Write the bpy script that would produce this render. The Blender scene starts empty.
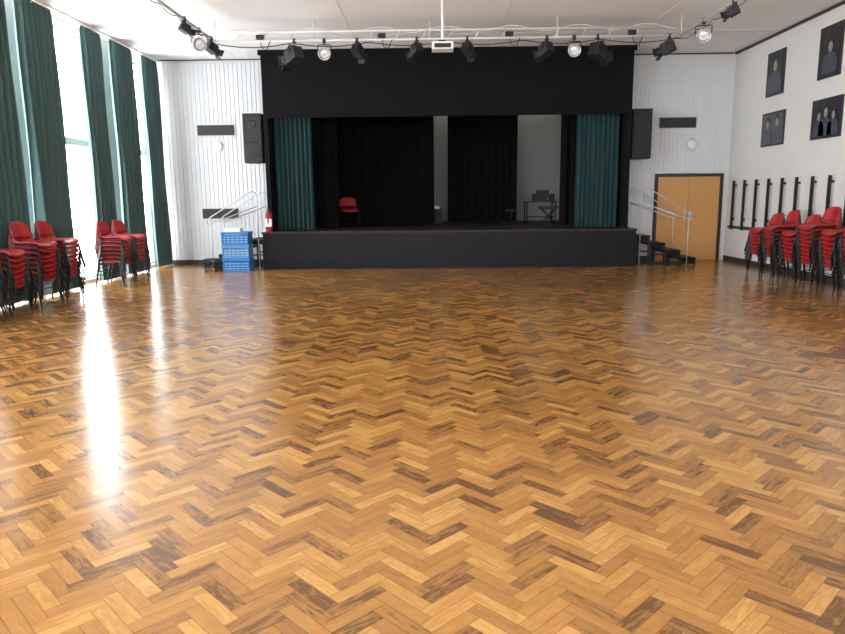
import bpy, bmesh, math, random
from mathutils import Vector, Matrix, Euler
random.seed(7)
scene=bpy.context.scene
R=random.random
def U(a,b): return a+(b-a)*R()

# ---------------------------------------------------------------- materials
def mat(name,col,rough=0.6,metal=0.0,bump=0.0,bscale=40,var=0.0,vscale=3.0,spec=0.5,emit=None,estr=1.0,sheen=0.0,stretch=(1,1,1)):
    m=bpy.data.materials.new(name); m.use_nodes=True
    nt=m.node_tree; b=nt.nodes['Principled BSDF']
    b.inputs['Base Color'].default_value=(*col,1); b.inputs['Roughness'].default_value=rough
    b.inputs['Metallic'].default_value=metal; b.inputs['Specular IOR Level'].default_value=spec
    if sheen: b.inputs['Sheen Weight'].default_value=sheen
    if emit: 
        b.inputs['Emission Color'].default_value=(*emit,1); b.inputs['Emission Strength'].default_value=estr
    tc=nt.nodes.new('ShaderNodeTexCoord'); mp=nt.nodes.new('ShaderNodeMapping'); mp.inputs['Scale'].default_value=stretch
    nt.links.new(tc.outputs['Object'],mp.inputs['Vector'])
    if var:
        n=nt.nodes.new('ShaderNodeTexNoise'); n.inputs['Scale'].default_value=vscale; n.inputs['Detail'].default_value=4
        nt.links.new(mp.outputs[0],n.inputs['Vector'])
        mx=nt.nodes.new('ShaderNodeMix'); mx.data_type='RGBA'
        mx.inputs['A'].default_value=(*[c*(1-var) for c in col],1); mx.inputs['B'].default_value=(*[min(1,c*(1+var)) for c in col],1)
        nt.links.new(n.outputs['Fac'],mx.inputs['Factor']); nt.links.new(mx.outputs['Result'],b.inputs['Base Color'])
    if bump:
        n2=nt.nodes.new('ShaderNodeTexNoise'); n2.inputs['Scale'].default_value=bscale; n2.inputs['Detail'].default_value=3
        nt.links.new(mp.outputs[0],n2.inputs['Vector'])
        bp=nt.nodes.new('ShaderNodeBump'); bp.inputs['Strength'].default_value=bump; bp.inputs['Distance'].default_value=0.01
        nt.links.new(n2.outputs['Fac'],bp.inputs['Height']); nt.links.new(bp.outputs[0],b.inputs['Normal'])
    return m

def floor_material(W=0.066,n=4):
    m=bpy.data.materials.new('herringbone_parquet'); m.use_nodes=True
    nt=m.node_tree; N=nt.nodes; L=nt.links; b=N['Principled BSDF']
    def mt(op,a,b_=None,c=None):
        x=N.new('ShaderNodeMath'); x.operation=op
        for i,v in enumerate((a,b_,c)):
            if v is None: continue
            if isinstance(v,(int,float)): x.inputs[i].default_value=v
            else: L.new(v,x.inputs[i])
        return x.outputs[0]
    geo=N.new('ShaderNodeNewGeometry'); sp=N.new('ShaderNodeSeparateXYZ'); L.new(geo.outputs['Position'],sp.inputs[0])
    X=sp.outputs[0]; Y=sp.outputs[1]
    s=1/(math.sqrt(2)*W)
    u=mt('ADD',mt('MULTIPLY',mt('ADD',X,Y),s),1000.3); v=mt('ADD',mt('MULTIPLY',mt('SUBTRACT',Y,X),s),1000.1)
    i=mt('FLOOR',u); j=mt('FLOOR',v)
    k=mt('FLOORED_MODULO',mt('SUBTRACT',i,j),2*n)
    H=mt('LESS_THAN',k,n-0.5); V=mt('SUBTRACT',1,H)
    m_=mt('SUBTRACT',k,n)
    ida=mt('SUBTRACT',i,mt('MULTIPLY',H,k)); idb=mt('ADD',j,mt('MULTIPLY',V,m_))
    alH=mt('SUBTRACT',u,mt('SUBTRACT',i,k)); acH=mt('SUBTRACT',v,j)
    alV=mt('SUBTRACT',mt('ADD',mt('ADD',j,m_),1),v); acV=mt('SUBTRACT',u,i)
    al=mt('ADD',mt('MULTIPLY',H,alH),mt('MULTIPLY',V,alV)); ac=mt('ADD',mt('MULTIPLY',H,acH),mt('MULTIPLY',V,acV))
    e=mt('MINIMUM',mt('MINIMUM',ac,mt('SUBTRACT',1,ac)),mt('MINIMUM',al,mt('SUBTRACT',n,al)))
    cv=N.new('ShaderNodeCombineXYZ'); L.new(ida,cv.inputs[0]); L.new(idb,cv.inputs[1]); L.new(H,cv.inputs[2])
    wn=N.new('ShaderNodeTexWhiteNoise'); wn.noise_dimensions='3D'; L.new(cv.outputs[0],wn.inputs['Vector'])
    sc=N.new('ShaderNodeSeparateColor'); L.new(wn.outputs['Color'],sc.inputs[0])
    # grain
    gv=N.new('ShaderNodeCombineXYZ')
    L.new(mt('ADD',mt('MULTIPLY',al,0.45),mt('MULTIPLY',sc.outputs[0],97)),gv.inputs[0])
    L.new(mt('ADD',mt('MULTIPLY',ac,2.2),mt('MULTIPLY',sc.outputs[1],61)),gv.inputs[1])
    gn=N.new('ShaderNodeTexNoise'); gn.inputs['Scale'].default_value=1.0; gn.inputs['Detail'].default_value=6; gn.inputs['Roughness'].default_value=0.65
    gn.inputs['Distortion'].default_value=1.1
    L.new(gv.outputs[0],gn.inputs['Vector'])
    # broad wear
    big=N.new('ShaderNodeTexNoise'); big.inputs['Scale'].default_value=0.6; big.inputs['Detail'].default_value=6
    L.new(geo.outputs['Position'],big.inputs['Vector'])
    g=mt('MULTIPLY',mt('SUBTRACT',gn.outputs['Fac'],0.5),1.35)
    w=mt('MULTIPLY',mt('SUBTRACT',big.outputs['Fac'],0.5),0.7)
    fac=mt('ADD',mt('ADD',sc.outputs[2],g),w)
    cr=N.new('ShaderNodeValToRGB'); L.new(fac,cr.inputs[0])
    el=cr.color_ramp.elements
    el[0].position=0.0; el[0].color=(0.12,0.055,0.020,1)
    el[1].position=1.0; el[1].color=(0.50,0.270,0.082,1)
    for p,c in ((0.08,(0.205,0.094,0.030)),(0.22,(0.285,0.135,0.037)),(0.6,(0.355,0.170,0.044)),(0.82,(0.415,0.210,0.058))):
        q=el.new(p); q.color=(*c,1)
    seam=N.new('ShaderNodeMapRange'); L.new(e,seam.inputs['Value'])
    seam.inputs['From Min'].default_value=0.0; seam.inputs['From Max'].default_value=0.05
    seam.inputs['To Min'].default_value=0.5; seam.inputs['To Max'].default_value=1.0
    mx=N.new('ShaderNodeMix'); mx.data_type='RGBA'; mx.blend_type='MULTIPLY'; mx.inputs['Factor'].default_value=1
    L.new(cr.outputs[0],mx.inputs['A'])
    cb=N.new('ShaderNodeCombineColor'); [L.new(seam.outputs[0],cb.inputs[q]) for q in range(3)]
    L.new(cb.outputs[0],mx.inputs['B']); L.new(mx.outputs['Result'],b.inputs['Base Color'])
    rr=mt('ADD',mt('ADD',0.12,mt('MULTIPLY',gn.outputs['Fac'],0.09)),mt('MULTIPLY',big.outputs['Fac'],0.07))
    L.new(rr,b.inputs['Roughness'])
    b.inputs['Specular IOR Level'].default_value=0.6
    hgt=mt('ADD',mt('MULTIPLY',seam.outputs[0],0.4),mt('ADD',mt('MULTIPLY',mt('MULTIPLY',mt('SUBTRACT',sc.outputs[0],0.5),ac),0.3),mt('MULTIPLY',gn.outputs['Fac'],0.15)))
    bp=N.new('ShaderNodeBump'); bp.inputs['Strength'].default_value=0.3; bp.inputs['Distance'].default_value=0.0010
    L.new(hgt,bp.inputs['Height']); L.new(bp.outputs[0],b.inputs['Normal'])
    return m

M_floor=floor_material()
M_wall=mat('white_plaster',(0.75,0.745,0.725),0.75,bump=0.1,bscale=60,var=0.03)
M_rib=mat('ribbed_panel_white',(0.66,0.68,0.70),0.6,var=0.03)
M_ceil=mat('ceiling_paint',(0.86,0.86,0.84),0.85,var=0.03,vscale=0.6)
M_black=mat('black_stage_paint',(0.006,0.006,0.009),0.5,var=0.3,bump=0.15,spec=0.2)
M_drape=mat('black_drape',(0.005,0.005,0.006),0.95,spec=.2)
M_fascia=mat('black_fascia_cloth',(0.006,0.006,0.007),0.95,spec=.2)
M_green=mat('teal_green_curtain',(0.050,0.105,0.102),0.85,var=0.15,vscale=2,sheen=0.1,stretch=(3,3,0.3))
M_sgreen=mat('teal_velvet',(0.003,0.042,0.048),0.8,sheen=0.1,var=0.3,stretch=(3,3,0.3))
M_trim=mat('dark_trim',(0.03,0.03,0.03),0.5)
M_frame=mat('window_frame_white',(0.8,0.82,0.84),0.4)
M_door=mat('door_veneer',(0.60,0.31,0.105),0.4,var=0.10,vscale=6,stretch=(4,4,0.5))
M_dframe=mat('door_frame_dark',(0.03,0.02,0.015),0.45)
M_red=mat('red_plastic',(0.38,0.017,0.020),0.45)
M_metal=mat('black_metal_tube',(0.010,0.010,0.011),0.4,metal=0.2)
M_chrome=mat('brushed_steel',(0.7,0.7,0.72),0.3,metal=1.0)
M_rail=mat('steel_rail',(0.60,0.61,0.63),0.35,metal=.5)
M_alu=mat('aluminium_bar',(0.72,0.72,0.72),0.4,metal=0.2)
M_blue=mat('blue_plastic',(0.03,0.22,0.60),0.35)
M_blue2=mat('pale_blue_plastic',(0.12,0.32,0.64),0.35)
M_whitep=mat('white_plastic',(0.8,0.8,0.78),0.4)
M_lens=mat('lamp_lens',(0.75,0.78,0.8),0.1,metal=0.3)
M_cab=mat('speaker_black',(0.010,0.010,0.011),0.6)
M_grille=mat('speaker_grille',(0.02,0.02,0.022),0.5,metal=0.4,bump=0.6,bscale=200)
M_sfloor=mat('stage_floor_boards',(0.035,0.025,0.02),0.5,var=0.3,stretch=(8,1,1),spec=.3)
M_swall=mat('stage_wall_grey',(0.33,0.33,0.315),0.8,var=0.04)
M_mount=mat('photo_dark',(0.02,0.02,0.028),0.3,var=0.7,vscale=5)
M_mount2=mat('photo_mid',(0.09,0.09,0.10),0.3,var=0.7,vscale=6)
M_skin=mat('photo_print_light',(0.32,0.27,0.24),0.3,var=.4,vscale=20)
M_cloth=mat('photo_print_cloth',(0.06,0.07,0.10),0.3,var=0.6,vscale=15)
M_glass=bpy.data.materials.new('window_glass'); M_glass.use_nodes=True
nt=M_glass.node_tree; nt.nodes.clear()
o=nt.nodes.new('ShaderNodeOutputMaterial'); mxs=nt.nodes.new('ShaderNodeMixShader'); tr=nt.nodes.new('ShaderNodeBsdfTransparent'); gl=nt.nodes.new('ShaderNodeBsdfGlossy')
gl.inputs['Roughness'].default_value=0.02; mxs.inputs[0].default_value=0.05
nt.links.new(tr.outputs[0],mxs.inputs[1]); nt.links.new(gl.outputs[0],mxs.inputs[2]); nt.links.new(mxs.outputs[0],o.inputs[0])

# ---------------------------------------------------------------- mesh builder
class B:
    def __init__(s): s.bm=bmesh.new(); s.mats=[]; s.T=Matrix.Identity(4)
    def mi(s,m):
        if m not in s.mats: s.mats.append(m)
        return s.mats.index(m)
    def _f(s,vs,m,smooth=False):
        try: f=s.bm.faces.new(vs)
        except ValueError: return
        f.material_index=s.mi(m); f.smooth=smooth
    def v(s,p): return s.bm.verts.new(s.T@Vector(p))
    def box(s,lo,hi,m,rot=None):
        c=(Vector(lo)+Vector(hi))/2; h=(Vector(hi)-Vector(lo))/2; vs=[]
        for sx in(-1,1):
            for sy in(-1,1):
                for sz in(-1,1):
                    p=Vector((sx*h.x,sy*h.y,sz*h.z))
                    if rot: p=rot@p
                    vs.append(s.v(c+p))
        for q in((0,1,3,2),(4,6,7,5),(0,4,5,1),(2,3,7,6),(0,2,6,4),(1,5,7,3)): s._f([vs[i] for i in q],m)
    def ring(s,c,d,r,seg,up=None):
        d=Vector(d).normalized(); a=d.cross(Vector((0,0,1)) if abs(d.z)<.95 else Vector((0,1,0))).normalized(); b=a.cross(d)
        return [s.v(Vector(c)+a*(r*math.cos(2*math.pi*i/seg))+b*(r*math.sin(2*math.pi*i/seg))) for i in range(seg)]
    def lathe(s,p,d,prof,m,seg=16,caps=True):
        d=Vector(d).normalized(); p=Vector(p)
        rs=[s.ring(p+d*h,d,max(r,1e-4),seg) for h,r in prof]
        for a,b in zip(rs,rs[1:]):
            for i in range(seg): s._f([a[i],a[(i+1)%seg],b[(i+1)%seg],b[i]],m,True)
        if caps: s._f(rs[0][::-1],m); s._f(rs[-1],m)
    def tube(s,p0,p1,r,m,seg=8):
        d=Vector(p1)-Vector(p0); s.lathe(p0,d,[(0,r),(d.length,r)],m,seg)
    def path(s,pts,r,m,seg=7):
        pts=[Vector(p) for p in pts]; rs=[]
        for i,p in enumerate(pts):
            d=(pts[min(i+1,len(pts)-1)]-pts[max(i-1,0)])
            rs.append(s.ring(p,d,r,seg))
        for a,b in zip(rs,rs[1:]):
            for i in range(seg): s._f([a[i],a[(i+1)%seg],b[(i+1)%seg],b[i]],m,True)
        s._f(rs[0][::-1],m); s._f(rs[-1],m)
    def slab(s,f,nu,nv,th,m):
        P=[[Vector(f(i/nu,j/nv)) for j in range(nv+1)] for i in range(nu+1)]
        top=[];bot=[]
        for i in range(nu+1):
            tr_=[];br=[]
            for j in range(nv+1):
                du=P[min(i+1,nu)][j]-P[max(i-1,0)][j]; dv=P[i][min(j+1,nv)]-P[i][max(j-1,0)]
                nn=du.cross(dv).normalized()
                tr_.append(s.v(P[i][j]+nn*th/2)); br.append(s.v(P[i][j]-nn*th/2))
            top.append(tr_);bot.append(br)
        for i in range(nu):
            for j in range(nv):
                s._f([top[i][j],top[i+1][j],top[i+1][j+1],top[i][j+1]],m,True)
                s._f([bot[i][j],bot[i][j+1],bot[i+1][j+1],bot[i+1][j]],m,True)
        for i in range(nu):
            s._f([top[i][0],bot[i][0],bot[i+1][0],top[i+1][0]],m); s._f([top[i][nv],top[i+1][nv],bot[i+1][nv],bot[i][nv]],m)
        for j in range(nv):
            s._f([top[0][j],top[0][j+1],bot[0][j+1],bot[0][j]],m); s._f([top[nu][j],bot[nu][j],bot[nu][j+1],top[nu][j+1]],m)
    def disc(s,c,nrm,rx,ry,m,seg=20,th=0.0):
        vs=[s.v((c[0],c[1]+rx*math.cos(2*math.pi*i/seg),c[2]+ry*math.sin(2*math.pi*i/seg))) for i in range(seg)]
        s._f(vs,m)
    def done(s,name,loc=(0,0,0),rotz=0,bevel=0.0,parent=None):
        bmesh.ops.recalc_face_normals(s.bm,faces=s.bm.faces[:])
        me=bpy.data.meshes.new(name); s.bm.to_mesh(me); s.bm.free()
        for m in s.mats: me.materials.append(m)
        o=bpy.data.objects.new(name,me); scene.collection.objects.link(o)
        o.location=loc; o.rotation_euler=(0,0,rotz)
        if bevel:
            bv=o.modifiers.new('bevel','BEVEL'); bv.width=bevel; bv.segments=2; bv.limit_method='ANGLE'
        if parent: o.parent=parent
        return o

# ---------------------------------------------------------------- dimensions
XL,XR,YB,YR,H=-6.85,7.3,17.2,-6.0,4.93
PX0,PX1,PY=-3.83,4.60,16.2      # proscenium
SX0,SX1,SY=-3.88,4.69,15.8      # stage front
SZ=0.86; YS=22.0                # stage height, stage back wall
b=B(); b.box((XL-.2,YR-.2,-.12),(XR+.2,YB+.2,0),M_floor); b.done('floor')
b=B(); b.box((XL-.2,YR-.2,H),(XR+.2,YS+.2,H+.2),M_ceil)
b.done('ceiling')
b=B()
for y in (-3,0,3,6,9,12,14.9): b.box((XL,y-.02,H-.006),(XR,y+.02,H-.0005),M_ceil)
for x in (-4.6,-1.6,1.4,4.4): b.box((x-.015,YR,H-.0062),(x+.015,YB,H-.0007),M_ceil)
b.done('trim_1')
b=B(); b.box((XR,YR-.2,0),(XR+.2,YS+.2,H),M_wall); b.done('wall_right')
def portal(loc,rot,sx,sy):
    ld=bpy.data.lights.new('window_daylight','AREA'); ld.shape='RECTANGLE'; ld.size=sx; ld.size_y=sy
    ld.cycles.is_portal=True
    lo=bpy.data.objects.new('window_daylight_portal',ld); scene.collection.objects.link(lo)
    lo.location=loc; lo.rotation_euler=rot
added_rw=[(-5.4,-2.6),(-1.1,1.7),(3.2,6.0)]; RB,RT=1.4,4.3  # unseen rear windows, added to brighten the front of the floor
b=B(); b.box((XL,YR-.2,0),(XR,YR,RB),M_wall); b.box((XL,YR-.2,RT),(XR,YR,H),M_wall)
xs=[XL]+sum([list(p) for p in added_rw],[])+[XR]
for q in range(0,len(xs),2): b.box((xs[q],YR-.2,RB),(xs[q+1],YR,RT),M_wall)
b.done('wall_rear')
bays=[(15.3,17.05),(11.95,14.9),(8.65,11.6),(5.35,8.3),(2.05,5.0),(-1.25,1.7),(-4.55,-1.6)]
WT=4.80; WB=0.06
b=B()
b.box((XL-.2,YR-.2,WT),(XL,YB+.2,H),M_wall); b.box((XL-.2,YR-.2,0),(XL,YB+.2,WB),M_wall)
ys=[YR-.2]+sum([[a,c] for a,c in sorted(bays)],[])+[YB+.2]
for q in range(0,len(ys),2): b.box((XL-.2,ys[q],WB),(XL,ys[q+1],WT),M_wall)
b.done('wall_left')
for n,(a,c) in enumerate(bays):
    b=B(); x0,x1=XL-.14,XL-.07; f=.06
    for y in (a,a+1.0,c-f): b.box((x0,y,WB),(x1,y+f,WT),M_frame)
    for z in (WB,2.68,WT-f): b.box((x0+.005,a,z),(x1-.005,c,z+(.14 if z==2.68 else f)),M_frame)
    b.box((x0+.01,a,0.9),(x1-.01,a+1.0,0.95),M_frame)
    b.box((XL-.11,a+.02,WB+.02),(XL-.105,c-.02,WT-.02),M_glass)
    b.done('window_%d'%(n+1))
    portal((XL-.19,(a+c)/2,(WT+WB)/2),Matrix(((0,0,-1),(-1,0,0),(0,1,0))).to_euler(),c-a,WT-WB)
for n,(a,c) in enumerate(added_rw):  # frames, glass and sky portals of the added rear windows
    b=B(); f=.06
    for x in (a,(a+c)/2-f/2,c-f): b.box((x,YR-.14,RB),(x+f,YR-.07,RT),M_frame)
    for z in (RB,3.3,RT-f): b.box((a,YR-.135,z),(c,YR-.075,z+f),M_frame)
    b.box((a+.02,YR-.11,RB+.02),(c-.02,YR-.105,RT-.02),M_glass)
    b.done('window_%d'%(n+8))
    portal(((a+c)/2,YR-.19,(RB+RT)/2),(math.pi/2,0,0),c-a,RT-RB)

# back wall with fine ribs
DX0,DX1,DZ=5.58,7.1,2.05
b=B()
b.box((XL,YB,0),(PX0,YB+.15,H),M_rib)
b.box((PX1,YB,0),(DX0-.08,YB+.15,H),M_rib); b.box((DX1+.08,YB,0),(XR,YB+.15,H),M_rib); b.box((DX0-.08,YB,DZ+.08),(DX1+.08,YB+.15,H),M_rib)
b.box((PX0,YB,3.9),(PX1,YB+.15,H),M_rib)
x=XL+.06
while x<XR-.03:
    if x<PX0-.06 or x>PX1+.02:
        z0=0.12
        if DX0-.12<x+.03 and x<DX1+.12: z0=DZ+.1
        b.box((x,YB-.011,z0),(x+.05,YB,H-.07),M_rib)
    x+=.105
b.done('wall_back')
b=B(); b.box((XL,YB-.03,0),(PX0-.0,YB-.0225,.12),M_trim); b.box((PX1,YB-.03,0),(DX0-.09,YB-.0225,.12),M_trim); b.done('baseboard_back')
b=B(); b.box((XR-.02,YR,0),(XR-.0005,YB-.04,.12),M_trim); b.done('baseboard_right')
b=B(); b.box((XR-.05,YR,H-.05),(XR-.001,YB-.03,H-.007),M_trim); b.done('trim_2')
b=B(); b.box((XL,YB-.05,H-.025),(PX0-.05,YB-.013,H-.007),M_trim);b.box((PX1+.05,YB-.05,H-.03),(XR-.08,YB-.013,H-.007),M_trim); b.done('trim_3')
# double door
b=B()
b.box((DX0-.07,YB-.05,0.0),(DX0,YB+.1,DZ+.07),M_dframe); b.box((DX1,YB-.05,0.0),(DX1+.07,YB+.1,DZ+.07),M_dframe)
b.box((DX0,YB-.05,DZ),(DX1,YB+.1,DZ+.07),M_dframe)
mid=(DX0+DX1)/2
b.box((DX0+.004,YB-.02,.003),(mid-.004,YB+.03,DZ-.004),M_door); b.box((mid+.004,YB-.02,.003),(DX1-.004,YB+.03,DZ-.004),M_door)
b.box((DX0,YB+.03,0.0),(DX1,YB+.1,DZ),M_dframe)
for sx in (-1,1):
    b.box((mid+sx*.07-.02,YB-.026,1.0),(mid+sx*.07+.02,YB-.02,1.2),M_chrome)
    b.tube((mid+sx*.07,YB-.03,1.1),(mid+sx*.07,YB-.07,1.1),.01,M_chrome); b.tube((mid+sx*.07,YB-.065,1.1),(mid+sx*.17,YB-.065,1.1),.009,M_chrome)
b.done('door_1')

# stage house
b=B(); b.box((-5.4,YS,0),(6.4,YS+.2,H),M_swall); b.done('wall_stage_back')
b=B(); b.box((-5.6,YB+.15,0),(-5.4,YS+.2,H),M_fascia); b.done('wall_stage_left')
b=B(); b.box((6.4,YB+.15,0),(6.6,YS+.2,H),M_fascia); b.done('wall_stage_right')
b=B()
b.box((SX0,SY,0),(SX1,YB-.001,SZ-.04),M_black); b.box((-5.39,YB+.151,0),(6.39,YS-.01,SZ-.04),M_black); b.box((PX0,YB-.01,0),(PX1,YB+.16,SZ-.04),M_black)
b.box((SX0-.02,SY-.04,SZ-.04),(SX1+.02,YB-.001,SZ),M_sfloor); b.box((-5.39,YB+.151,SZ-.04),(6.39,YS-.01,SZ),M_sfloor); b.box((PX0,YB-.01,SZ-.04),(PX1,YB+.16,SZ),M_sfloor)
nb=12; w=(SX1-SX0)/nb
for q in range(nb):
    xa=SX0+q*w
    b.box((xa+.004,SY-.018,.10),(xa+w-.004,SY,SZ-.05),M_black)
b.box((SX0,SY-.025,0),(SX1,SY,.09),M_black)
for q in range(nb):
    xa=SX0+q*w; s=1 if q%2 else -1
    for k in range(4):
        zc=.2+k*.16
        b.box((xa+.02,SY-.024,zc-.006),(xa+w-.02,SY-.018,zc+.006),M_black,rot=Matrix.Rotation(s*.12,3,'Y'))
b.done('stage')
# proscenium
b=B()
b.box((PX0,PY,3.47),(PX1,PY+.08,H-.008),M_fascia)
b.box((PX0,PY,SZ),(PX0+.1,YB-.03,3.47),M_fascia); b.box((PX1-.1,PY,SZ),(PX1,YB-.03,3.47),M_fascia)
b.box((PX0,PY+.08,3.47),(PX0+.1,YB-.03,H-.008),M_fascia); b.box((PX1-.1,PY+.08,3.47),(PX1,YB-.03,H-.008),M_fascia)
b.box((PX0-.05,PY-.04,H-.12),(PX1+.05,PY,H-.008),M_fascia)
b.box((PX0,PY-.02,3.44),(PX1,PY,3.5),M_fascia)
b.done('proscenium_frame')

def curtain(name,x0,y0,x1,y1,z0,z1,m,fold=.14,amp=.06,head=True):
    L=math.hypot(x1-x0,y1-y0); nf=max(3,round(L/fold)); nu=nf*8; nv=14
    dx,dy=(x1-x0)/L,(y1-y0)/L; nx,ny=-dy,dx
    ph=[U(-.5,.5) for _ in range(nf+2)]; am=[U(.65,1.25) for _ in range(nf+2)]
    b=B(); P=[]
    for i in range(nu+1):
        u=i/nu; k=u*nf; k0=int(k); fr=k-k0
        a=am[k0]*(1-fr)+am[k0+1]*fr; p=ph[k0]*(1-fr)+ph[k0+1]*fr; row=[]
        for j in range(nv+1):
            v=j/nv
            off=amp*a*math.sin(2*math.pi*k+p*(1-v)*2.0)*(.75+.35*(1-v))
            if v>.97: off*=.7
            along=u*L+.25*amp*math.sin(4*math.pi*k+p*3)*(1-v)
            off+=.012*math.sin(9*v+k*1.7)
            row.append(b.v((x0+dx*along+nx*off,y0+dy*along+ny*off,z0+(z1-z0)*v)))
        P.append(row)
    for i in range(nu):
        for j in range(nv): b._f([P[i][j],P[i+1][j],P[i+1][j+1],P[i][j+1]],m,True)
    if head:
        b.tube((x0,y0,z1+.01),(x1,y1,z1+.01),.015,M_trim)
    return b.done(name)
XC=XL+.30
for (a,c) in [(9.9,11.1),(11.42,12.48),(13.48,14.2),(14.67,15.68),(16.25,17.08),(8.5,9.8),(7.4,8.4),(5.2,6.3),(4.5,5.1),(2.0,2.5),(1.3,1.75),(-1.4,-1.0),(-2.0,-1.5),(-4.6,-4.2)]:
    curtain('window_curtain',XC,a,XC,c,.04,H-.08,M_green,fold=.15,amp=.07)
b=B(); b.box((XC-.02,YR+.1,H-.05),(XC+.02,YB-.1,H-.008),M_whitep); b.done('curtain_track')
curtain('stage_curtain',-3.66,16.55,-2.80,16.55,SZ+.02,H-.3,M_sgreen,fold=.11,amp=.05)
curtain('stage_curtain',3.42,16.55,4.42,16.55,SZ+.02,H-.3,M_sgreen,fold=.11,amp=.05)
curtain('black_stage_drape',-4.6,17.75,-2.35,17.75,SZ+.02,H-.15,M_drape,fold=.2,amp=.05)
curtain('black_stage_drape',3.28,17.75,5.4,17.75,SZ+.02,H-.15,M_drape,fold=.2,amp=.05)
curtain('black_stage_drape',-4.2,20.0,.10,20.0,SZ+.02,H-.15,M_drape,fold=.22,amp=.05)
curtain('black_stage_drape',.52,21.0,2.60,21.0,SZ+.02,H-.15,M_drape,fold=.2,amp=.05)
curtain('black_stage_drape',4.12,21.0,6.2,21.0,SZ+.02,H-.15,M_drape,fold=.2,amp=.05)
curtain('black_border_drape',-4.8,18.2,6.0,18.2,3.75,H-.1,M_drape,fold=.25,amp=.04)

# ---------------------------------------------------------------- wall fittings
def vent(x0,x1,z,name='wall_vent'):
    b=B(); b.box((x0,YB-.06,z-.12),(x1,YB-.013,z+.12),M_trim)
    k=z-.1
    while k<z+.1:
        b.box((x0+.02,YB-.068,k),(x1-.02,YB-.058,k+.012),M_metal); k+=.03
    b.done(name)
vent(-5.68,-4.80,3.28); vent(5.55,6.42,3.33); vent(-5.68,-4.80,1.27)
for x,z in ((-5.2,2.9),(6.35,2.82)):
    b=B(); b.lathe((x,YB-.013,z),(0,-1,0),[(0,.135),(.01,.135),(.012,.12),(.03,.125),(.05,.11),(.075,.07),(.085,.0)],M_whitep,20); b.lathe((x,YB-.0125,z),(0,-1,0),[(0,.145),(.008,.145)],M_chrome,20); b.done('round_wall_light')
def speaker(x,z0,z1):
    b=B(); w=.44;d=.40;h=z1-z0
    b.box((-w/2,-d/2+.03,0),(w/2,d/2,h),M_cab); b.box((-w/2+.02,-d/2+.01,.02),(w/2-.02,-d/2+.03,h-.02),M_grille)
    b.lathe((0,-d/2+.012,.3),(0,-1,0),[(0,.17),(.008,.18),(.012,.16)],M_grille,24); b.lathe((0,-d/2+.012,h-.25),(0,-1,0),[(0,.09),(.008,.1),(.012,.08)],M_grille,20)
    b.box((-.05,d/2,h*.4),(.05,YB-.015-16.5-.0,h*.45),M_metal); b.box((-.1,YB-.03-16.5,h*.3),(.1,YB-.015-16.5,h*.6),M_metal)
    b.done('loudspeaker',loc=(x,16.5,z0),bevel=.01)
speaker(-4.13,2.45,3.57); speaker(4.89,2.45,3.57)

def frame(y,z,w,h,kind):
    b=B(); x=XR
    b.box((x-.03,y-w/2,z-h/2),(x-.001,y+w/2,z+h/2),M_trim)
    b.box((x-.034,y-w/2+.04,z-h/2+.04),(x-.03,y+w/2-.04,z+h/2-.04),M_mount if kind!=3 else M_mount2)
    def fig(yc,zb,s):
        pts=[(-.30,0),(.30,0),(.29,.28),(.2,.40),(.07,.45),(-.07,.45),(-.2,.40),(-.29,.28)]
        b._f([b.v((x-.036,yc+p*s,zb+q*s)) for p,q in pts],M_cloth)
        b.disc((x-.037,yc,zb+.64*s),None,.115*s,.15*s,M_trim)
        b.disc((x-.038,yc,zb+.57*s),None,.085*s,.12*s,M_skin)
    if kind==1: fig(y,z-h/2+.06,.95)
    elif kind==2: fig(y-.02,z-h/2+.08,.8)
    elif kind==3:
        fig(y-.2,z-h/2+.05,.75); fig(y+.2,z-h/2+.05,.7)
    else:
        fig(y-.25,z-h/2+.05,.6); fig(y+.22,z-h/2+.05,.62); fig(y,z-h/2+.05,.72)
    b.done('framed_photograph')
frame(15.15,4.11,.73,.90,1); frame(13.15,4.15,.72,.92,2); frame(15.1,2.97,.95,.70,3); frame(13.1,2.97,.97,.72,4)

# post rack on right wall
b=B()
b.box((XR-.05,11.6,.80),(XR-.02,16.95,.87),M_trim)
y=16.7
while y>11.7:
    b.box((XR-.10,y-.022,.78),(XR-.05,y+.022,1.93),M_metal); b.box((XR-.05,y-.02,1.0),(XR-.02,y+.02,1.06),M_metal)
    b.box((XR-.05,y-.02,1.8),(XR-.001,y+.02,1.84),M_metal); b.box((XR-.03,y-.02,.81),(XR-.001,y+.02,.85),M_metal)
    y-=.57
b.done('wall_post_rack')

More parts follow.
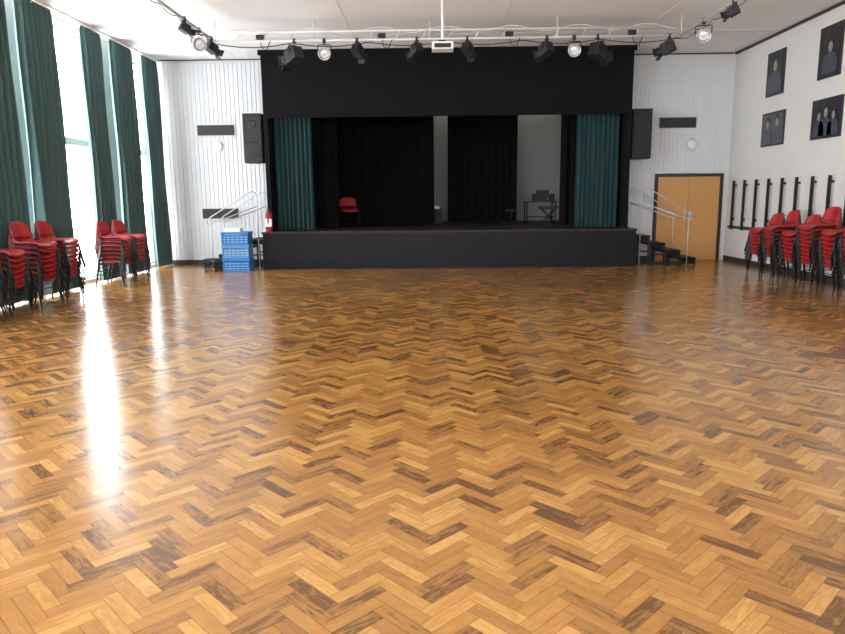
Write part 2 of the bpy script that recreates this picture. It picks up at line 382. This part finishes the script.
# ---------------------------------------------------------------- chairs
def chair_geo(b):
    r=.0125
    for s in (-1,1):
        b.path([(s*.265,.26,0),(s*.245,.215,.24),(s*.235,.195,.40),(s*.232,.17,.425),(s*.225,.05,.43),(s*.225,-.12,.43),(s*.232,-.17,.42),(s*.24,-.19,.38),(s*.265,-.27,0)],r,M_metal)
        b.path([(s*.205,-.10,.425),(s*.205,-.19,.44),(s*.205,-.215,.50),(s*.2,-.25,.68),(s*.19,-.262,.74)],r*.9,M_metal)
        b.lathe((s*.265,.26,0),(0,0,1),[(0,.016),(.03,.015)],M_trim,8); b.lathe((s*.265,-.27,0),(0,0,1),[(0,.016),(.03,.015)],M_trim,8)
    b.tube((-.235,.17,.41),(.235,.17,.41),.009,M_metal); b.tube((-.23,-.15,.415),(.23,-.15,.415),.009,M_metal)
    b.tube((-.255,-.235,.2),(.255,-.235,.2),.008,M_metal)
    def seat(u,v):
        x=(u-.5)*.45; y=-.2+.42*v; edge=abs(2*u-1)
        z=.445-.018*math.cos(math.pi*(u-.5))+ .02*edge**4 -.05*max(0,(v-.8)/.2)**2 + .05*max(0,(.15-v)/.15)**2
        k=1-.06*max(0,(v-.8)/.2)**2
        return (x*k,y,z+.015)
    b.slab(seat,10,10,.018,M_red)
    def back(u,v):
        t=2*u-1; c=1-.12*v**3
        return (t*.225*c,-.225-.065*v+.045*t*t-.03*math.cos(t*1.5),.54+.24*v-.045*(abs(t)**3)*v)
    b.slab(back,12,8,.013,M_red)
def stack(name,x,y,n,rz,dz=.075,dy=.012):
    b=B()
    for k in range(n):
        b.T=Matrix.Translation((U(-.01,.01),dy*k,dz*k))@Matrix.Rotation(U(-.02,.02),4,'Z')
        chair_geo(b)
    return b.done(name,loc=(x,y,0),rotz=rz)
for y,x,n in ((13.95,6.80,7),(13.3,6.78,8),(12.65,6.80,7),(12.0,6.78,9),(11.35,6.80,8),(10.7,6.78,9)):
    stack('chair_stack',x,y,n,math.pi/2+U(-.06,.06))
for x,y,n,r in ((-6.12,13.78,7,-.05),(-6.12,13.12,7,.05),(-6.10,11.05,8,.04),(-6.12,10.42,8,-.08),(-6.12,9.6,7,.05),(-6.12,8.95,7,0)):
    stack('chair_stack',x,y,n,-math.pi/2+r)
b=B(); chair_geo(b); b.done('red_stage_chair',loc=(-2.2,18.6,SZ+.001),rotz=math.pi+.25)

# ---------------------------------------------------------------- steps, rails
def steps(sx,x0):
    b=B()
    for k in range(4):
        zt=.69-.173*k; xa=x0+sx*(.36*k+.0); xb=x0+sx*(.36*(k+1)-.01)
        lo,hi=min(xa,xb),max(xa,xb)
        b.box((lo,15.98,zt-.06),(hi,16.9,zt),M_black)
        b.box((lo+.01,16.0,zt-.12),(hi-.01,16.02,zt-.06),M_black)
        for yy in (16.0,16.88):
            for xx in (lo+.02,hi-.02): b.box((xx-.018,yy-.015,0),(xx+.018,yy+.015,zt-.05),M_metal)
        b.box((lo+.01,15.99,.02),(hi-.01,16.01,.06),M_metal)
        if zt>.3:
            b.box((lo+.01,16.88,zt*.45),(hi-.01,16.895,zt*.45+.03),M_metal)
            b.box((lo+.01,15.99,zt*.45),(hi-.01,16.01,zt*.45+.03),M_metal)
    b.done('stage_steps')
    for yy,nm in ((15.93,'handrail'),(16.96,'handrail')):
        b=B(); g=lambda d,z:(x0+sx*d,yy,z)
        b.path([g(.10,0.0),g(.10,1.68),g(.13,1.76),g(.2,1.78),g(.28,1.75),g(1.18,1.22),g(1.26,1.15),g(1.28,1.08),g(1.24,1.04),g(.10,1.45)],.012,M_rail)
        b.tube(g(1.2,0.0),g(1.2,1.2),.012,M_rail)
        b.done(nm)
steps(-1,SX0-.03); steps(1,SX1+.03)
# crates
b=B()
for k in range(3):
    z=.30*k; x0,x1,y0,y1=-4.72,-4.12,15.42,15.82; t=.015; mb=(M_blue,M_blue2,M_blue)[k]
    b.box((x0,y0,z+.0),(x1,y1,z+.02),mb)
    for (lx,ly,hx,hy) in ((x0,y1-t,x1,y1),(x0,y0,x0+t,y1),(x1-t,y0,x1,y1)): b.box((lx,ly,z+.02),(hx,hy,z+.285),mb)
    for zz in (.02,.075,.13,.185): b.box((x0,y0,z+zz),(x1,y0+t,z+zz+.035),mb)
    b.box((x0-.015,y0-.015,z+.24),(x1+.015,y0+t,z+.29),mb); b.box((x0-.015,y1,z+.25),(x1+.015,y1+.015,z+.29),mb)
    b.box((x0-.015,y0,z+.25),(x0,y1,z+.29),mb); b.box((x1,y0,z+.25),(x1+.015,y1,z+.29),mb)
    for q in range(7): 
        xx=x0+.0+q*.0975; b.box((xx,y0-.008,z+.02),(xx+.015,y0+t,z+.25),mb)
    b.box((x0+.03,y0+.04,z+.03),(x1-.03,y1-.04,z+.2),M_whitep)
b.box((-4.66,15.46,.80),(-4.3,15.74,.97),M_whitep)
b.done('blue_plastic_crates')
b=B(); cx,cy=-5.0,15.6
for sy in (-.14,.14):
    b.path([(cx-.16,cy+sy,0.0),(cx+.14,cy+sy,.25)],.012,M_metal); b.path([(cx+.16,cy+sy,0.0),(cx-.14,cy+sy,.25)],.012,M_metal)
b.box((cx-.18,cy-.17,.25),(cx+.18,cy+.17,.28),M_cab); b.done('low_step_stool')
# fire extinguisher
b=B(); b.lathe((-3.76,15.98,SZ),(0,0,1),[(0,.075),(.02,.08),(.38,.08),(.44,.06),(.47,.025),(.5,.025)],M_red,18)
b.box((-3.84,15.895,SZ+.12),(-3.68,15.9,SZ+.3),M_whitep)
b.box((-3.78,15.90,SZ+.50),(-3.74,16.04,SZ+.53),M_trim); b.path([(-3.76,15.93,SZ+.5),(-3.76,15.88,SZ+.45),(-3.76,15.885,SZ+.2)],.012,M_trim)
b.done('fire_extinguisher')
# stage table with equipment
b=B(); x0,x1,y0,y1=2.6,3.45,19.0,19.6; zt=SZ+.62
b.box((x0,y0,zt-.03),(x1,y1,zt),M_cab)
for xx in (x0+.04,x1-.04):
    for yy in (y0+.04,y1-.04): b.tube((xx,yy,SZ),(xx,yy,zt-.03),.018,M_metal)
b.tube((x0+.04,y0+.04,SZ+.2),(x1-.04,y0+.04,SZ+.2),.012,M_metal); b.done('folding_table')
b=B(); b.box((x0+.25,y0+.1,zt),(x1-.05,y1-.1,zt+.20),M_cab); b.box((x0+.28,y0+.09,zt+.03),(x1-.08,y0+.1,zt+.17),M_grille)
b.box((x0+.35,y0+.15,zt+.20),(x1-.2,y1-.15,zt+.3),M_cab); b.lathe((x0+.6,y0+.09,zt+.06),(0,-1,0),[(0,.015),(.02,.012)],M_chrome,10); b.done('audio_mixer_case')
def mstand(x,y,rz):
    b=B(); 
    for k in range(3):
        a=2*math.pi*k/3; b.path([(0,0,.18),(.28*math.cos(a),.28*math.sin(a),.0+.01)],.010,M_metal)
    b.tube((0,0,.1),(0,0,.85),.012,M_metal); b.box((-.22,-.01,.75),(.22,.01,1.02),M_cab,rot=Matrix.Rotation(.3,3,'X')); b.box((-.22,-.08,.75),(.22,-.02,.765),M_cab)
    b.done('music_stand',loc=(x,y,SZ+.001),rotz=rz)
mstand(3.82,18.6,.3)
b=B(); kx,ky=3.1,18.3
for sx in (-1,1):
    b.path([(kx+sx*.2,ky-.12,SZ+.012),(kx-sx*.17,ky-.12,SZ+.42)],.014,M_metal); b.path([(kx+sx*.2,ky+.12,SZ+.012),(kx-sx*.17,ky+.12,SZ+.42)],.014,M_metal)
b.box((kx-.24,ky-.16,SZ+.42),(kx+.24,ky+.16,SZ+.49),M_cab); b.done('keyboard_stool')
b=B(); b.lathe((2.2,19.0,SZ),(0,0,1),[(0,.16),(.02,.16),(.03,.02),(.33,.02),(.34,.17),(.40,.17)],M_cab,18); b.done('round_stool')
b=B(); b.box((-.02,20.4,SZ),(.34,20.75,SZ+.42),M_cab); b.box((0,20.39,SZ+.05),(.32,20.4,SZ+.37),M_grille); b.box((.0,20.42,SZ+.42),(.25,20.7,SZ+.5),M_whitep); b.done('guitar_amplifier')

# ---------------------------------------------------------------- lighting rig
TX0,TX1,TY,TZ=-4.05,4.72,13.6,4.55
b=B()
b.tube((TX0-.3,TY,TZ),(TX1+.3,TY,TZ),.026,M_alu,10); b.tube((TX0+.3,TY,TZ+.16),(TX1-.4,TY,TZ+.16),.02,M_alu,10)
x=TX0+.4
while x<TX1-.6:
    b.tube((x,TY,TZ),(x+.1,TY,TZ+.16),.008,M_alu,6); x+=.5
b.tube((TX0,TY+.2,TZ),(TX0,4.0,TZ),.026,M_alu,10); b.tube((TX1,TY+.2,TZ),(TX1,4.0,TZ),.026,M_alu,10)
for x in (TX0,-2.2,0,2.4,TX1): b.tube((x,TY,TZ),(x,TY,H-.01),.012,M_alu)
for y in (10.5,7.5,4.5):
    for x in (TX0,TX1): b.tube((x,y,TZ),(x,y,H-.01),.012,M_alu)
pts=[]
for i in range(90):
    t=i/89; xx=TX0+(TX1-TX0)*t; pts.append((xx,TY-.04,TZ-.05-.07*abs(math.sin(t*19))))
b.path(pts,.010,M_trim,5)
pts=[(x,TY+.03,TZ+.18+.05*math.sin(x*5)) for x in [TX0+i*.1 for i in range(88)]]; b.path(pts,.008,M_whitep,5)
for xx in (TX0,TX1):
    pts=[(xx+.03,TY-.1*i,TZ-.05-.05*abs(math.sin(i*.45))) for i in range(0,90)]; b.path(pts,.007,M_trim,5)
for xx in (-3.2,-.9,1.5,3.8):
    b.box((xx-.07,TY-.04,TZ+.03),(xx+.07,TY+.04,TZ+.11),M_cab)
    b.path([(xx,TY,TZ+.04),(xx+.03,TY-.05,TZ-.12),(xx+.12,TY-.05,TZ-.18),(xx+.2,TY-.03,TZ)],.009,M_trim,5)
b.done('lighting_bar')

def lantern(x,y,aim,s=1.0):
    b=B(); b.T=Matrix.Rotation(aim[0],4,'Z')
    b.box((-.03,-.03,-.05),(.03,.03,.035),M_metal)
    b.tube((0,0,-.05),(0,0,-.09),.01,M_metal)
    b.path([(-.14*s,0,-.26*s),(-.14*s,0,-.11),(-.12*s,0,-.09),(.12*s,0,-.09),(.14*s,0,-.11),(.14*s,0,-.26*s)],.012,M_metal,6)
    b.T=Matrix.Rotation(aim[0],4,'Z')@Matrix.Translation((0,0,-.25*s))@Matrix.Rotation(aim[1],4,'X')
    b.box((-.115*s,-.12*s,-.12*s),(.115*s,.16*s,.12*s),M_cab)
    for q in range(4): b.box((-.12*s,(-.05+q*.05)*s,.12*s),(.12*s,(-.035+q*.05)*s,.135*s),M_metal)
    b.lathe((0,.16*s,0),(0,1,0),[(0,.10*s),(.04*s,.115*s),(.1*s,.12*s),(.1*s,.10*s),(.06*s,.09*s)],M_cab,20,caps=False)
    b.lathe((0,.17*s,0),(0,1,0),[(0,.09*s),(.02*s,.07*s),(.035*s,.01)],M_lens,18)
    for sg in (-1,1):
        b.box((-.1*s,.25*s,sg*.115*s-.004),(.1*s,.36*s,sg*.115*s+.004),M_metal,rot=Matrix.Rotation(sg*.5,3,'X'))
        b.box((sg*.115*s-.004,.25*s,-.09*s),(sg*.115*s+.004,.34*s,.09*s),M_metal,rot=Matrix.Rotation(-sg*.5,3,'Z'))
    b.done('stage_lantern',loc=(x,y,TZ-.0))
def par(x,y,aim):
    b=B(); b.T=Matrix.Rotation(aim[0],4,'Z')
    b.box((-.03,-.03,-.05),(.03,.03,.035),M_metal); b.tube((0,0,-.05),(0,0,-.08),.01,M_metal)
    b.path([(-.13,0,-.22),(-.13,0,-.1),(-.11,0,-.08),(.11,0,-.08),(.13,0,-.1),(.13,0,-.22)],.009,M_metal,6)
    b.T=Matrix.Rotation(aim[0],4,'Z')@Matrix.Translation((0,0,-.22))@Matrix.Rotation(aim[1],4,'X')
    b.lathe((0,-.16,0),(0,1,0),[(0,.04),(.02,.07),(.08,.10),(.2,.115),(.30,.118),(.30,.105),(.24,.1)],M_chrome,22,caps=False)
    b.lathe((0,.06,0),(0,1,0),[(0,.104),(.02,.09),(.035,.02)],M_lens,22)
    b.lathe((0,-.17,0),(0,1,0),[(0,.03),(.015,.045)],M_cab,14)
    b.done('par_can_light',loc=(x,y,TZ))
for x,a,s in ((-2.56,(.9,-.35),1.0),(-1.37,(-.5,-.6),.7),(-.24,(.6,-.5),.72),(.71,(-.6,-.6),.7),(2.21,(.6,-.4),.8),(3.16,(-.8,-.3),1.0),(4.5,(.9,-.4),.8)):
    lantern(x,TY,a,s)
par(-1.99,TY,(math.pi+.1,-.35)); par(2.72,TY,(math.pi-.1,-.35))
lantern(TX0,11.9,(-.9,-.5),.55); lantern(TX0,13.3,(-.7,-.5),.65); lantern(TX1,11.3,(.9,-.4),.55); 
par(TX0,12.65,(math.pi+.3,-.4)); par(TX1,12.5,(math.pi-.3,-.4))
# projector on pole
b=B(); b.tube((.22,12.2,H-.008),(.22,12.2,4.22),.022,M_whitep,12); b.lathe((.22,12.2,H-.046),(0,0,1),[(0,.08),(.038,.08)],M_whitep,16)
b.box((.16,12.14,4.18),(.28,12.26,4.22),M_cab); b.box((.04,12.06,4.06),(.40,12.36,4.18),M_whitep); b.lathe((.13,12.36,4.12),(0,1,0),[(0,.035),(.03,.04)],M_cab,14)
b.box((.08,12.055,4.08),(.36,12.06,4.15),M_cab); b.done('ceiling_projector',bevel=.006)
# added fill lamp under a hung casing, brightens the stage back wall
b=B(); b.box((-.4,21.45,H-.32),(3.9,21.6,H-.24),M_whitep); b.tube((0,21.52,H-.24),(0,21.52,H-.001),.01,M_metal); b.tube((3.5,21.52,H-.24),(3.5,21.52,H-.001),.01,M_metal); b.done('ceiling_strip_light')
ld=bpy.data.lights.new('stage_work_lamp','AREA'); ld.shape='RECTANGLE'; ld.size=4.2; ld.size_y=.1; ld.energy=11; ld.color=(1,.97,.9)
lo=bpy.data.objects.new('stage_work_lamp',ld); scene.collection.objects.link(lo); lo.location=(1.75,21.52,H-.33); lo.rotation_euler=(.15,0,0)

# ---------------------------------------------------------------- world
w=bpy.data.worlds.new('overcast_sky'); scene.world=w; w.use_nodes=True
bg=w.node_tree.nodes['Background']; bg.inputs[0].default_value=(.93,.965,1,1); bg.inputs[1].default_value=16.0

cd=bpy.data.cameras.new('camera'); cam=bpy.data.objects.new('camera',cd); scene.collection.objects.link(cam)
cd.sensor_width=36; cd.lens=29.14; cd.clip_end=200
cam.matrix_world=Matrix.Translation((0,0,1.6))@Matrix.Rotation(.0137,4,'Z')@Matrix.Rotation(math.radians(90-9.87),4,'X')@Matrix.Rotation(math.radians(-.6),4,'Z')
scene.camera=cam
scene.view_settings.view_transform='Standard'
